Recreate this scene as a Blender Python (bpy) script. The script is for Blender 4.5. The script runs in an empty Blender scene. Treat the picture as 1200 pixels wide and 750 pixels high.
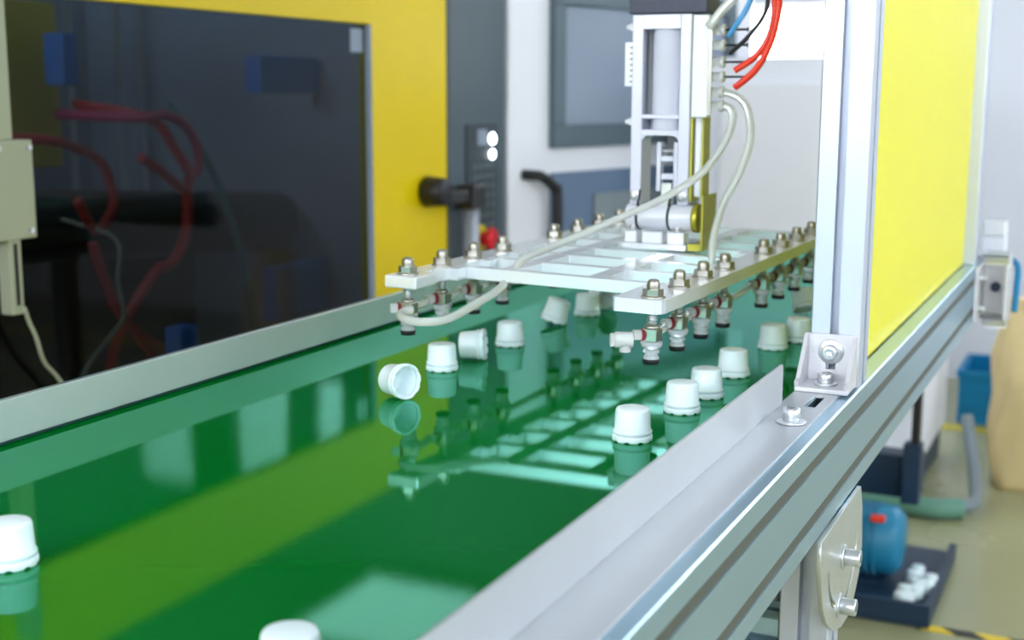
import bpy, bmesh, math, random
from mathutils import Vector, Matrix
random.seed(7)
S = bpy.context.scene
COL = S.collection
PI = math.pi
ZB = 0.80                      # belt surface above the floor; everything below is written with the belt at z = 0

# ------------------------------------------------------------------ camera
cd = bpy.data.cameras.new('camera')
cam = bpy.data.objects.new('camera', cd)
COL.objects.link(cam)
cd.sensor_width = 36.0
cd.lens = 46.5
cd.clip_start = 0.02
right = Vector((0.90597, 0.42333, 0.00293))
up = Vector((-0.07531, 0.15436, 0.98514))
fwd = Vector((-0.41659, 0.89273, -0.17172))
m = Matrix.Identity(4)
for r in range(3):
    m[r][0] = right[r]; m[r][1] = up[r]; m[r][2] = -fwd[r]
m[2][3] = 0.28 + ZB
cam.matrix_world = m
cd.dof.use_dof = True
cd.dof.focus_distance = 1.02
cd.dof.aperture_fstop = 7.0
S.camera = cam

# ------------------------------------------------------------------ world, exposure
w = bpy.data.worlds.new('world'); S.world = w
w.use_nodes = True
w.node_tree.nodes['Background'].inputs[0].default_value = (0.80, 0.88, 1.0, 1)
w.node_tree.nodes['Background'].inputs[1].default_value = 0.4
S.view_settings.view_transform = 'Standard'
S.view_settings.look = 'None'
S.view_settings.exposure = 0.70
S.view_settings.gamma = 1.0
S.view_settings.use_curve_mapping = False
LAMP_POWER = 3.2               # ceiling lamp diffusers
WINDOW_POWER = 20.0             # daylight panes of the back wall
FRONT_FILL_POWER = 12.0             # glowing panes added behind the viewer for frontal fill light
AISLE_FILL_POWER = 3.2              # glowing panes added on the aisle side to light the guard panel

# ------------------------------------------------------------------ materials
def mat(name, col, rough=0.5, metal=0.0, var=0.06, scale=30.0, bump=0.0, bscale=200.0, stretch=None, spec=0.5,
        trans=0.0, ior=1.45, emit=None, estr=0.0, alpha=1.0, sss=0.0, rvar=0.0):
    M = bpy.data.materials.new(name); M.use_nodes = True
    N = M.node_tree.nodes; L = M.node_tree.links
    P = N['Principled BSDF']
    P.inputs['Roughness'].default_value = rough
    P.inputs['Metallic'].default_value = metal
    P.inputs['Specular IOR Level'].default_value = spec
    P.inputs['IOR'].default_value = ior
    P.inputs['Transmission Weight'].default_value = trans
    P.inputs['Alpha'].default_value = alpha
    if sss:
        P.inputs['Subsurface Weight'].default_value = sss
        P.inputs['Subsurface Scale'].default_value = 0.004
    tc = N.new('ShaderNodeTexCoord'); mp = N.new('ShaderNodeMapping')
    L.new(tc.outputs['Object'], mp.inputs[0])
    if stretch: mp.inputs['Scale'].default_value = stretch
    nz = N.new('ShaderNodeTexNoise'); nz.inputs['Scale'].default_value = scale; nz.inputs['Detail'].default_value = 5
    L.new(mp.outputs[0], nz.inputs['Vector'])
    mx = N.new('ShaderNodeMix'); mx.data_type = 'RGBA'
    mx.inputs[6].default_value = tuple(max(0, c * (1 - var)) for c in col) + (1,)
    mx.inputs[7].default_value = tuple(min(1, c * (1 + var)) for c in col) + (1,)
    L.new(nz.outputs['Fac'], mx.inputs[0])
    L.new(mx.outputs[2], P.inputs['Base Color'])
    if rvar:
        mr = N.new('ShaderNodeMapRange'); mr.inputs[3].default_value = max(0.02, rough - rvar); mr.inputs[4].default_value = rough + rvar
        L.new(nz.outputs['Fac'], mr.inputs[0]); L.new(mr.outputs[0], P.inputs['Roughness'])
    if bump:
        n2 = N.new('ShaderNodeTexNoise'); n2.inputs['Scale'].default_value = bscale
        L.new(mp.outputs[0], n2.inputs['Vector'])
        bp = N.new('ShaderNodeBump'); bp.inputs['Strength'].default_value = bump; bp.inputs['Distance'].default_value = 0.001
        L.new(n2.outputs['Fac'], bp.inputs['Height']); L.new(bp.outputs[0], P.inputs['Normal'])
    if emit:
        P.inputs['Emission Color'].default_value = emit + (1,); P.inputs['Emission Strength'].default_value = estr
    return M

def belt_material():
    M = bpy.data.materials.new('belt_green_pvc'); M.use_nodes = True
    N = M.node_tree.nodes; L = M.node_tree.links
    N.remove(N['Principled BSDF']); out = N['Material Output']
    tc = N.new('ShaderNodeTexCoord')
    nz = N.new('ShaderNodeTexNoise'); nz.inputs['Scale'].default_value = 9; nz.inputs['Detail'].default_value = 6
    L.new(tc.outputs['Object'], nz.inputs['Vector'])
    mx = N.new('ShaderNodeMix'); mx.data_type = 'RGBA'
    mx.inputs[6].default_value = (0.0, 0.160, 0.012, 1); mx.inputs[7].default_value = (0.0, 0.182, 0.016, 1)
    L.new(nz.outputs['Fac'], mx.inputs[0])
    d = N.new('ShaderNodeBsdfDiffuse'); L.new(mx.outputs[2], d.inputs['Color'])
    g = N.new('ShaderNodeBsdfGlossy'); g.inputs['Color'].default_value = (0.33, 0.80, 0.70, 1)
    # fine weave: tiny crossed waves
    w1 = N.new('ShaderNodeTexNoise'); w1.inputs['Scale'].default_value = 420
    L.new(tc.outputs['Object'], w1.inputs['Vector'])
    bp = N.new('ShaderNodeBump'); bp.inputs['Strength'].default_value = 0.03; bp.inputs['Distance'].default_value = 0.0005
    L.new(w1.outputs['Fac'], bp.inputs['Height'])
    g.inputs['Roughness'].default_value = 0.028
    L.new(bp.outputs[0], g.inputs['Normal'])
    fr = N.new('ShaderNodeFresnel'); fr.inputs['IOR'].default_value = 1.95
    ms = N.new('ShaderNodeMixShader')
    L.new(fr.outputs[0], ms.inputs[0]); L.new(d.outputs[0], ms.inputs[1]); L.new(g.outputs[0], ms.inputs[2])
    L.new(ms.outputs[0], out.inputs['Surface'])
    return M

def pane_material(name, tint, warp=0.0, ior=1.5):
    M = bpy.data.materials.new(name); M.use_nodes = True
    N = M.node_tree.nodes; L = M.node_tree.links
    N.remove(N['Principled BSDF']); out = N['Material Output']
    t = N.new('ShaderNodeBsdfTransparent'); t.inputs[0].default_value = tint + (1,)
    g = N.new('ShaderNodeBsdfGlossy'); g.inputs['Roughness'].default_value = 0.04
    tc = N.new('ShaderNodeTexCoord'); nz = N.new('ShaderNodeTexNoise'); nz.inputs['Scale'].default_value = 2.6
    L.new(tc.outputs['Object'], nz.inputs['Vector'])
    bp = N.new('ShaderNodeBump'); bp.inputs['Strength'].default_value = warp; bp.inputs['Distance'].default_value = 0.02
    L.new(nz.outputs['Fac'], bp.inputs['Height'])
    L.new(bp.outputs[0], g.inputs['Normal'])
    fr = N.new('ShaderNodeFresnel'); fr.inputs['IOR'].default_value = ior
    ge = N.new('ShaderNodeNewGeometry'); sb = N.new('ShaderNodeMath'); sb.operation = 'SUBTRACT'; sb.inputs[0].default_value = 1.0
    L.new(ge.outputs['Backfacing'], sb.inputs[1])          # one reflection per pane: the rear face only lets light through
    ml = N.new('ShaderNodeMath'); ml.operation = 'MULTIPLY'
    L.new(fr.outputs[0], ml.inputs[0]); L.new(sb.outputs[0], ml.inputs[1])
    ms = N.new('ShaderNodeMixShader')
    L.new(ml.outputs[0], ms.inputs[0]); L.new(t.outputs[0], ms.inputs[1]); L.new(g.outputs[0], ms.inputs[2])
    L.new(ms.outputs[0], out.inputs['Surface'])
    return M

def tape_material():
    M = mat('hazard_tape', (0.8, 0.55, 0.02), 0.5)
    N = M.node_tree.nodes; L = M.node_tree.links
    tc = N.new('ShaderNodeTexCoord'); wv = N.new('ShaderNodeTexWave'); wv.inputs['Scale'].default_value = 5
    wv.bands_direction = 'DIAGONAL'
    L.new(tc.outputs['Object'], wv.inputs['Vector'])
    cr = N.new('ShaderNodeValToRGB'); cr.color_ramp.interpolation = 'CONSTANT'
    cr.color_ramp.elements[0].color = (0.02, 0.02, 0.02, 1)
    cr.color_ramp.elements[1].color = (0.85, 0.6, 0.02, 1); cr.color_ramp.elements[1].position = 0.5
    L.new(wv.outputs['Fac'], cr.inputs[0]); L.new(cr.outputs[0], N['Principled BSDF'].inputs['Base Color'])
    return M

MT = dict(
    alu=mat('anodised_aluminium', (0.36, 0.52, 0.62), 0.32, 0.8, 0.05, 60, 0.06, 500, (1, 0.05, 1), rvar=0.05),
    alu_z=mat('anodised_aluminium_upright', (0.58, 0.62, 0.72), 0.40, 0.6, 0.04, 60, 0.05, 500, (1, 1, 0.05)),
    sheet=mat('galvanised_sheet', (0.56, 0.58, 0.61), 0.42, 0.55, 0.06, 18, 0.05, 300, rvar=0.06),
    rail=mat('rail_sheet', (0.55, 0.60, 0.58), 0.40, 0.5, 0.08, 12, 0.05, 300, rvar=0.06),
    frame=mat('milled_aluminium', (0.88, 0.90, 0.95), 0.26, 0.42, 0.04, 50, 0.05, 600),
    housing=mat('satin_housing', (0.64, 0.65, 0.76), 0.38, 0.25, 0.03, 50, 0.05, 600),
    cast=mat('cast_aluminium', (0.66, 0.65, 0.68), 0.5, 0.5, 0.10, 90, 0.3, 400),
    steel=mat('bright_steel', (0.66, 0.68, 0.70), 0.32, 0.85, 0.05, 60),
    olive_metal=mat('olive_yellow_metal', (0.46, 0.43, 0.06), 0.35, 0.6, 0.12, 60),  # olive-yellow metal colour of the angle plate, side plates and end cap
    satin=mat('satin_cylinder', (0.82, 0.83, 0.93), 0.35, 0.1, 0.03, 60),
    nickel=mat('nickel_plate', (0.44, 0.42, 0.37), 0.28, 0.85, 0.06, 80),
    zinc=mat('zinc_plate', (0.62, 0.64, 0.62), 0.36, 0.8, 0.08, 40, 0.06, 300),
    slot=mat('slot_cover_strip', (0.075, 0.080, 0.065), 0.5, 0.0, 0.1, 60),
    belt=belt_material(),
    cap=mat('cap_plastic', (0.82, 0.93, 0.97), 0.38, 0, 0.015, 80, sss=0.15),
    yellow=mat('yellow_paint', (0.80, 0.58, 0.002), 0.42, 0, 0.05, 6, 0.04, 60, spec=0.25),
    acid=mat('yellow_panel', (0.80, 0.73, 0.012), 0.40, 0, 0.03, 5, spec=0.3),
    dark_paint=mat('charcoal_paint', (0.075, 0.105, 0.125), 0.5, 0, 0.08, 20),
    keypad=mat('keypad_dark', (0.035, 0.05, 0.06), 0.45, 0, 0.1, 40),
    key=mat('key_grey', (0.10, 0.13, 0.14), 0.5, 0, 0.1, 60),
    white=mat('white_paint', (0.82, 0.82, 0.88), 0.45, 0, 0.03, 6),
    wall=mat('wall_paint', (0.84, 0.85, 0.93), 0.75, 0, 0.05, 2.5),
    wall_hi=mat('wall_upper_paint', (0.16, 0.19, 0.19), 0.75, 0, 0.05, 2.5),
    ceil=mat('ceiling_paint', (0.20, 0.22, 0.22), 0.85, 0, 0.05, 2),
    bezel=mat('screen_bezel', (0.10, 0.14, 0.17), 0.45, 0, 0.06, 20),
    screen=mat('screen_glass', (0.26, 0.31, 0.40), 0.30, 0, 0.04, 5),
    bluegrey=mat('bluegrey_panel', (0.13, 0.19, 0.29), 0.45, 0, 0.08, 5),
    black=mat('black_plastic', (0.012, 0.012, 0.014), 0.4, 0, 0.1, 60),
    blackplate=mat('black_anodised', (0.03, 0.035, 0.06), 0.4, 0.2, 0.3, 300),
    rubber=mat('black_rubber', (0.01, 0.01, 0.012), 0.6, 0, 0.1, 60),
    clear=mat('clear_hose', (0.88, 0.90, 0.86), 0.16, 0, 0.02, 60, trans=0.62, ior=1.25),
    milky=mat('milky_fitting', (0.84, 0.86, 0.84), 0.3, 0, 0.03, 80, trans=0.4, ior=1.35),
    silicone=mat('silicone_bellows', (0.80, 0.84, 0.88), 0.2, 0, 0.02, 80, trans=0.7, ior=1.3),
    redring=mat('red_ring', (0.25, 0.02, 0.03), 0.35),
    red=mat('red_hose', (0.85, 0.045, 0.015), 0.28),
    bluehose=mat('blue_hose', (0.10, 0.38, 0.75), 0.3),
    manifold=mat('manifold_white', (0.88, 0.90, 0.93), 0.4),
    estop=mat('estop_red', (0.70, 0.01, 0.02), 0.3),
    led=mat('led_white', (0.9, 0.95, 1.0), 0.4, emit=(0.9, 0.95, 1.0), estr=6.0),
    floor=mat('floor_epoxy', (0.36, 0.36, 0.20), 0.25, 0, 0.12, 3.5, rvar=0.08),
    lampdim=mat('lamp_diffuser_dim', (0.9, 0.95, 1.0), 0.5, emit=(0.90, 0.96, 1.0), estr=1.0),
    lamp=mat('lamp_diffuser', (0.9, 0.95, 1.0), 0.5, emit=(0.86, 0.93, 1.0), estr=LAMP_POWER),
    fill_front=mat('fill_pane_front', (0.9, 0.95, 1.0), 0.5, emit=(0.86, 0.92, 1.0), estr=FRONT_FILL_POWER),
    fill_aisle=mat('fill_pane_aisle', (0.9, 0.95, 1.0), 0.5, emit=(0.86, 0.93, 1.0), estr=AISLE_FILL_POWER),
    daylight=mat('daylight_pane', (0.9, 0.95, 1.0), 0.5, emit=(0.88, 0.95, 1.0), estr=WINDOW_POWER),
    pane=pane_material('smoked_pane', (0.38, 0.42, 0.46), 0.05, 1.27),
    inner=mat('machine_inner_grey', (0.26, 0.33, 0.40), 0.55, 0.2, 0.15, 5),
    oily=mat('oily_black_steel', (0.015, 0.016, 0.017), 0.45, 0.3, 0.2, 30),
    cream=mat('cream_enamel', (0.36, 0.38, 0.26), 0.5, 0, 0.06, 20),
    olive=mat('inner_yellow', (0.50, 0.44, 0.01), 0.5),
    blockblue=mat('valve_blue', (0.04, 0.24, 0.75), 0.4),
    cablered=mat('cable_red', (0.62, 0.02, 0.02), 0.35),
    cablepink=mat('cable_pink', (0.60, 0.03, 0.14), 0.35),
    cableteal=mat('cable_teal', (0.05, 0.25, 0.25), 0.4),
    motor=mat('motor_blue', (0.012, 0.20, 0.36), 0.4, 0, 0.12, 12),
    navy=mat('navy_paint', (0.012, 0.035, 0.075), 0.45, 0, 0.15, 10),
    crate=mat('crate_blue', (0.0, 0.20, 0.42), 0.45),
    sack=mat('sack_paper', (0.72, 0.56, 0.28), 0.75, 0, 0.10, 14, 0.5, 40),
    stripe=mat('floor_stripe_yellow', (0.60, 0.48, 0.02), 0.5, 0, 0.15, 20),
    tape=tape_material(),
    greenhose=mat('green_hose', (0.13, 0.30, 0.22), 0.45),
    greyhose=mat('grey_pipe', (0.22, 0.26, 0.28), 0.4),
)

# ------------------------------------------------------------------ helpers
def new_obj(name, mesh, material, parent=None):
    o = bpy.data.objects.new(name, mesh); COL.objects.link(o)
    if material is not None and mesh is not None and not mesh.materials:
        mesh.materials.append(MT[material])
    if parent is not None: o.parent = parent
    return o
def tag(o, label, cat, group=None, kind=None):
    o['label'] = label
    if cat: o['category'] = cat
    if group: o['group'] = group
    if kind: o['kind'] = kind
    return o
def struct(o, label=None):
    o['kind'] = 'structure'
    if label: o['label'] = label
    return o
def empty(name, loc=(0, 0, 0)):
    o = bpy.data.objects.new(name, None); COL.objects.link(o); o.location = loc
    o.empty_display_size = 0.05
    return o

class MB:
    """collects shapes into one mesh"""
    def __init__(self): self.bm = bmesh.new()
    def _add(self, src, mtx=None):
        if mtx is not None: bmesh.ops.transform(src, matrix=mtx, verts=src.verts)
        me = bpy.data.meshes.new('t'); src.to_mesh(me); src.free()
        self.bm.from_mesh(me); bpy.data.meshes.remove(me)
        return self
    def box(self, x0, x1, y0, y1, z0, z1, bev=0.0, mtx=None, seg=2):
        b = bmesh.new(); bmesh.ops.create_cube(b, size=1)
        for v in b.verts:
            v.co = Vector(((x0 + x1) / 2 + v.co.x * (x1 - x0), (y0 + y1) / 2 + v.co.y * (y1 - y0), (z0 + z1) / 2 + v.co.z * (z1 - z0)))
        if bev: bmesh.ops.bevel(b, geom=b.edges[:], offset=bev, segments=seg, affect='EDGES', profile=0.5)
        return self._add(b, mtx)
    def lathe(self, prof, seg=24, mtx=None, smooth=True, close=False):
        """profile of (r, z), revolved about z"""
        b = bmesh.new(); rings = []
        for (r, z) in prof:
            if r < 1e-7: rings.append([b.verts.new((0, 0, z))])
            else: rings.append([b.verts.new((r * math.cos(2 * PI * i / seg), r * math.sin(2 * PI * i / seg), z)) for i in range(seg)])
        for a, c in zip(rings[:-1], rings[1:]):
            for i in range(seg):
                j = (i + 1) % seg
                vs = [a[i % len(a)], a[j % len(a)], c[j % len(c)], c[i % len(c)]]
                u = []
                for v in vs:
                    if v not in u: u.append(v)
                if len(u) > 2:
                    f = b.faces.new(u); f.smooth = smooth
        bmesh.ops.recalc_face_normals(b, faces=b.faces)
        return self._add(b, mtx)
    def cyl(self, p0, p1, r, seg=20, r1=None, bev=0.0):
        p0 = Vector(p0); p1 = Vector(p1); d = p1 - p0; h = d.length
        r1 = r if r1 is None else r1
        mtx = Matrix.Translation(p0) @ Vector((0, 0, 1)).rotation_difference(d).to_matrix().to_4x4()
        if bev: pf = [(0, 0), (r - bev, 0), (r, bev), (r1, h - bev), (r1 - bev, h), (0, h)]
        else: pf = [(0, 0), (r, 0), (r, 0), (r1, h), (r1, h), (0, h)]
        return self.lathe(pf, seg, mtx)
    def prism(self, poly, z0, z1, mtx=None):
        b = bmesh.new()
        lo = [b.verts.new((x, y, z0)) for x, y in poly]; hi = [b.verts.new((x, y, z1)) for x, y in poly]
        n = len(poly)
        b.faces.new(lo[::-1]); b.faces.new(hi)
        for i in range(n):
            j = (i + 1) % n; b.faces.new((lo[i], lo[j], hi[j], hi[i]))
        bmesh.ops.recalc_face_normals(b, faces=b.faces)
        return self._add(b, mtx)
    def tube(self, pts, r, seg=10, sub=6, smooth=True, caps=True):
        P = spline(pts, sub) if sub else [Vector(p) for p in pts]
        b = bmesh.new(); rings = []
        t0 = (P[1] - P[0]).normalized(); n = t0.orthogonal().normalized()
        for i, p in enumerate(P):
            t = (P[min(i + 1, len(P) - 1)] - P[max(i - 1, 0)]).normalized()
            n = (n - t * n.dot(t)).normalized(); bb = t.cross(n)
            rings.append([b.verts.new(p + (n * math.cos(2 * PI * k / seg) + bb * math.sin(2 * PI * k / seg)) * r) for k in range(seg)])
        for a, c in zip(rings[:-1], rings[1:]):
            for k in range(seg):
                f = b.faces.new((a[k], a[(k + 1) % seg], c[(k + 1) % seg], c[k])); f.smooth = smooth
        if caps: b.faces.new(rings[0][::-1]); b.faces.new(rings[-1])
        bmesh.ops.recalc_face_normals(b, faces=b.faces)
        return self._add(b)
    def mesh(self, name):
        me = bpy.data.meshes.new(name); self.bm.to_mesh(me); self.bm.free(); return me
    def build(self, name, material, parent=None):
        return new_obj(name, self.mesh(name), material, parent)

def spline(pts, sub):
    P = [Vector(p) for p in pts]
    P = [P[0] * 2 - P[1]] + P + [P[-1] * 2 - P[-2]]
    out = []
    for i in range(1, len(P) - 2):
        a, b, c, d = P[i - 1], P[i], P[i + 1], P[i + 2]
        for k in range(sub):
            t = k / sub
            out.append(0.5 * ((2 * b) + (c - a) * t + (2 * a - 5 * b + 4 * c - d) * t * t + (3 * b - a - 3 * c + d) * t ** 3))
    out.append(P[-2]); return out

def box(name, material, parent, x0, x1, y0, y1, z0, z1, bev=0.0):
    return MB().box(x0, x1, y0, y1, z0, z1, bev).build(name, material, parent)

def profile_poly(w, h, slots, op=0.010, lip=0.003, cav=0.018, dep=0.011):
    """outline of a T-slot profile, lower-left at 0,0; slots = {'b':[x..], 'r':[y..], 't':[x..], 'l':[y..]}"""
    def notch(c): return [(c - op / 2, 0), (c - op / 2, lip), (c - cav / 2, lip), (c - cav / 4, dep), (c + cav / 4, dep), (c + cav / 2, lip), (c + op / 2, lip), (c + op / 2, 0)]
    e = 0.0012
    P = []
    P.append((e, 0))
    for c in sorted(slots.get('b', [])): P += notch(c)
    P += [(w - e, 0), (w, e)]
    for c in sorted(slots.get('r', [])): P += [(w - q, p) for p, q in notch(c)]
    P += [(w, h - e), (w - e, h)]
    for c in sorted(slots.get('t', []), reverse=True): P += [(p, h - q) for p, q in reversed(notch(c))]
    P += [(e, h), (0, h - e)]
    for c in sorted(slots.get('l', []), reverse=True): P += [(q, p) for p, q in reversed(notch(c))]
    P += [(0, e)]
    return P

Y_AXIS = Matrix(((1, 0, 0, 0), (0, 0, 1, 0), (0, 1, 0, 0), (0, 0, 0, 1)))      # (x, y, z) -> x, z, y : extrude along world Y
X_AXIS = Matrix(((0, 0, 1, 0), (1, 0, 0, 0), (0, 1, 0, 0), (0, 0, 0, 1)))      # poly x->Y, poly y->Z, extrude->X

def holed_plate(name, outer, holes, thick, mtx, material, parent):
    """flat plate with through holes, outline in the XY plane, extruded by thick, then moved by mtx"""
    cu = bpy.data.curves.new(name, 'CURVE'); cu.dimensions = '2D'; cu.fill_mode = 'BOTH'
    cu.extrude = thick / 2; cu.bevel_depth = 0.0004; cu.bevel_resolution = 1
    for poly in [outer] + holes:
        sp = cu.splines.new('POLY'); sp.points.add(len(poly) - 1); sp.use_cyclic_u = True
        for p, q in zip(sp.points, poly): p.co = (q[0], q[1], 0, 1)
    tmp = bpy.data.objects.new(name, cu); COL.objects.link(tmp)
    bpy.context.view_layer.update()
    dg = bpy.context.evaluated_depsgraph_get()
    me = bpy.data.meshes.new_from_object(tmp.evaluated_get(dg))
    bpy.data.objects.remove(tmp); bpy.data.curves.remove(cu)
    me.transform(mtx); me.materials.clear()
    return new_obj(name, me, material, parent)

def socket_screw(parent, base, axis, rh=0.0068, hh=0.0100, rw=0.0115, name='bolt', material='steel'):
    """hex socket cap screw with a washer; sub-part washer"""
    rot = Vector((0, 0, 1)).rotation_difference(Vector(axis)).to_matrix().to_4x4()
    mtx = Matrix.Translation(Vector(base)) @ rot
    h = MB()
    ri = rh * 0.52
    h.lathe([(rh * 0.9, 0.0018), (rh, 0.0024), (rh, 0.0018 + hh - 0.0008), (rh - 0.0008, 0.0018 + hh), (ri, 0.0018 + hh)], 24, mtx)
    h.lathe([(ri, 0.0018 + hh), (ri, 0.0018 + hh - 0.004), (0, 0.0018 + hh - 0.0045)], 6, mtx, smooth=False)
    o = h.build(name, material, parent)
    wsh = MB().lathe([(rh * 0.5, 0), (rw - 0.0004, 0), (rw, 0.0004), (rw, 0.0014), (rw - 0.0004, 0.0018), (rh * 0.5, 0.0018)], 28, mtx)
    wsh.build('washer', material, o)
    return o

# ------------------------------------------------------------------ room
FZ = -ZB; CZ = 2.0
XL, XR, YB, YF = -4.2, 3.0, 5.2, -2.6
struct(box('floor', 'floor', None, XL - 0.1, XR + 0.1, YF - 0.1, YB + 0.1, FZ - 0.1, FZ), 'olive grey epoxy factory floor')
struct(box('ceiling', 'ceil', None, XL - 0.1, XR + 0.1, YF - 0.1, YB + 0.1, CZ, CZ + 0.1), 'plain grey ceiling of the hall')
struct(box('wall_left', 'wall', None, XL - 0.1, XL, YF - 0.1, YB + 0.1, FZ, CZ), 'pale wall behind the moulding machine')

def wall_with_windows(name, y0, y1, wins, label, lo=FZ, hi=CZ, mt='wall'):
    """wall in the XZ plane with real openings"""
    b = MB(); xs = sorted({XL, XR} | {v for q in wins for v in q[:2]})
    for a, c in zip(xs[:-1], xs[1:]):
        op = [q for q in wins if q[0] <= a + 1e-6 and q[1] >= c - 1e-6]
        z = lo
        for q in sorted(op, key=lambda t: t[2]):
            b.box(a, c, y0, y1, z, q[2]); z = q[3]
        b.box(a, c, y0, y1, z, hi)
    return struct(b.build(name, mt, None), label)
back_w = [(-1.42, -0.62, 0.385, 0.605), (0.50, 0.66, 1.08, 1.62), (0.80, 1.14, 1.05, 1.62), (1.40, 1.74, 1.15, 1.72)]
front_w = [(-2.7, -1.4, 0.75, 1.6), (-0.8, 0.3, 0.75, 1.6), (1.0, 2.1, 0.75, 1.6)]  # unseen openings added to hold the frontal fill panes
wall_with_windows('wall_back', YB, YB + 0.1, back_w[:1], 'pale lilac lower part of the back wall', FZ, 0.85)
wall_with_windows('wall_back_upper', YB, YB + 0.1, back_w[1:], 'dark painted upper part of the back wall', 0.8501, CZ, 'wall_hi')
wall_with_windows('wall_front', YF - 0.1, YF, front_w, 'pale wall opposite the conveyor')
def window(n, q, y, face, label):
    fr = MB(); t = 0.018
    x0, x1, z0, z1 = q
    for a in ((x0, x1, z0, z0 + t), (x0, x1, z1 - t, z1), (x0, x0 + t, z0 + t, z1 - t), (x1 - t, x1, z0 + t, z1 - t)):
        fr.box(a[0], a[1], y - 0.02, y + 0.02, a[2], a[3])
    o = struct(fr.build('window_%d' % n, 'white', None), label)
    box('pane', 'daylight' if face < 0 else 'fill_front', o, x0 + t, x1 - t, y - 0.004, y + 0.004, z0 + t, z1 - t)
n = 1
for q, lb in zip(back_w, ('low wide daylit window behind the robot arm', 'narrow daylit window in back wall', 'middle tall daylit window in back wall', 'tall daylit window farthest along the back wall')):
    window(n, q, YB + 0.05, -1, lb); n += 1
for q, lb in zip(front_w, ('added fill light pane opposite the machine', 'added fill light pane opposite the conveyor', 'added fill light pane opposite the open aisle')):
    window(n, q, YF - 0.05, 1, lb); n += 1

# right wall with two wide glowing panes added as side fill
right_w = [(-1.6, 0.6, 0.2, 1.7), (1.1, 3.3, 0.2, 1.7)]
b = MB(); ys = sorted({YF - 0.1, YB + 0.1} | {v for q in right_w for v in q[:2]})
for a, c in zip(ys[:-1], ys[1:]):
    q = [q for q in right_w if q[0] <= a + 1e-6 and q[1] >= c - 1e-6]
    if q: b.box(XR, XR + 0.1, a, c, FZ, q[0][2]).box(XR, XR + 0.1, a, c, q[0][3], CZ)
    else: b.box(XR, XR + 0.1, a, c, FZ, CZ)
struct(b.build('wall_right', 'wall', None), 'pale wall on the open side of the hall')
for (y0, y1, z0, z1), lb in zip(right_w, ('nearer wide added fill light pane on the aisle side', 'farther wide added fill light pane on the aisle side')):
    fr = MB(); t = 0.03
    for a in ((y0, y1, z0, z0 + t), (y0, y1, z1 - t, z1), (y0, y0 + t, z0 + t, z1 - t), (y1 - t, y1, z0 + t, z1 - t)):
        fr.box(XR + 0.03, XR + 0.07, a[0], a[1], a[2], a[3])
    o = struct(fr.build('window_%d' % n, 'white', None), lb); n += 1
    box('pane', 'fill_aisle', o, XR + 0.045, XR + 0.055, y0 + t, y1 - t, z0 + t, z1 - t)

# ceiling lamps
lamps = [(-2.76, 4.67, 0.30, 0.36), (-0.6, 0.1, 0.6, 0.15), (-0.6, 1.7, 0.6, 0.15), (-0.6, 3.4, 0.6, 0.15), (1.5, 0.9, 0.6, 0.15), (1.5, 2.9, 0.6, 0.15), (-2.7, 0.9, 0.6, 0.15), (-2.7, 2.7, 0.6, 0.15)]
lamp_lb = ['square ceiling lamp panel in the far corner beyond the machine', 'long ceiling lamp nearest over the conveyor', 'long ceiling lamp above the gripper frame', 'long ceiling lamp above the far end of the conveyor',
           'nearer long ceiling lamp above the aisle', 'farther long ceiling lamp above the aisle', 'nearer long ceiling lamp above the moulding machine', 'farther long ceiling lamp above the moulding machine']
for (x, y, hx, hy), lb in zip(lamps, lamp_lb):
    t = tag(empty('ceiling_lamp', (x, y, CZ - 0.06)), lb, 'lamp', 'ceiling lamps')
    h = MB(); 
    for a in ((-hx, hx, -hy, -hy + 0.02), (-hx, hx, hy - 0.02, hy), (-hx, -hx + 0.02, -hy + 0.02, hy - 0.02), (hx - 0.02, hx, -hy + 0.02, hy - 0.02)):
        h.box(a[0], a[1], a[2], a[3], 0, 0.06)
    h.build('housing', 'white', t)
    box('diffuser', 'lampdim' if hy > 0.3 else 'lamp', t, -hx + 0.02, hx - 0.02, -hy + 0.02, hy - 0.02, 0.008, 0.02)

# ------------------------------------------------------------------ conveyor
cv = tag(empty('conveyor', (-0.52, 1.0, FZ)), 'green belt conveyor with aluminium profile frame and sheet metal side guides', 'conveyor')
def into(o, root):
    """keep the world position written into the mesh while parenting to a root that is moved away from the origin"""
    o.parent = root; o.matrix_parent_inverse = Matrix.Translation(root.location).inverted(); return o
BY0, BY1 = -0.6, 2.62
into(box('belt', 'belt', None, -0.7985, -0.2515, BY0, BY1, -0.004, 0.0), cv)
into(box('bed_plate', 'sheet', None, -0.798, -0.247, BY0 + 0.02, BY1 - 0.02, -0.010, -0.0045), cv)
for yy in (BY0, BY1):
    into(MB().cyl((-0.79, yy, -0.032), (-0.2515, yy, -0.032), 0.0275, 32).build('roller', 'zinc'), cv)
# beams (45 x 88 mm T-slot profile)
bp_ = profile_poly(0.0445, 0.088, {'r': [0.088 - 0.0218, 0.088 - 0.0666][::-1], 'l': [0.0214, 0.0662], 't': [0.02225], 'b': [0.02225]})
for x0 in (-0.2448, -0.8440):
    z_top = 0.024
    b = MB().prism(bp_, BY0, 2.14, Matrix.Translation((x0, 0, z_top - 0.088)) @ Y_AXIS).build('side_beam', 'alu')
    into(b, cv)
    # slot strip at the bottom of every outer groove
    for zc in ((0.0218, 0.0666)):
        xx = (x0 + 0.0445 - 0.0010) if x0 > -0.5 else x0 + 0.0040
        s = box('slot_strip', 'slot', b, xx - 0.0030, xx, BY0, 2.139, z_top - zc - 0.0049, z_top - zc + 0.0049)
# left guide rail
rl = MB().box(-0.7966, -0.7945, BY0, 2.6, 0.0035, 0.0368, 0.0006)
into(rl.build('guide_rail', 'rail'), cv)
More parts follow.
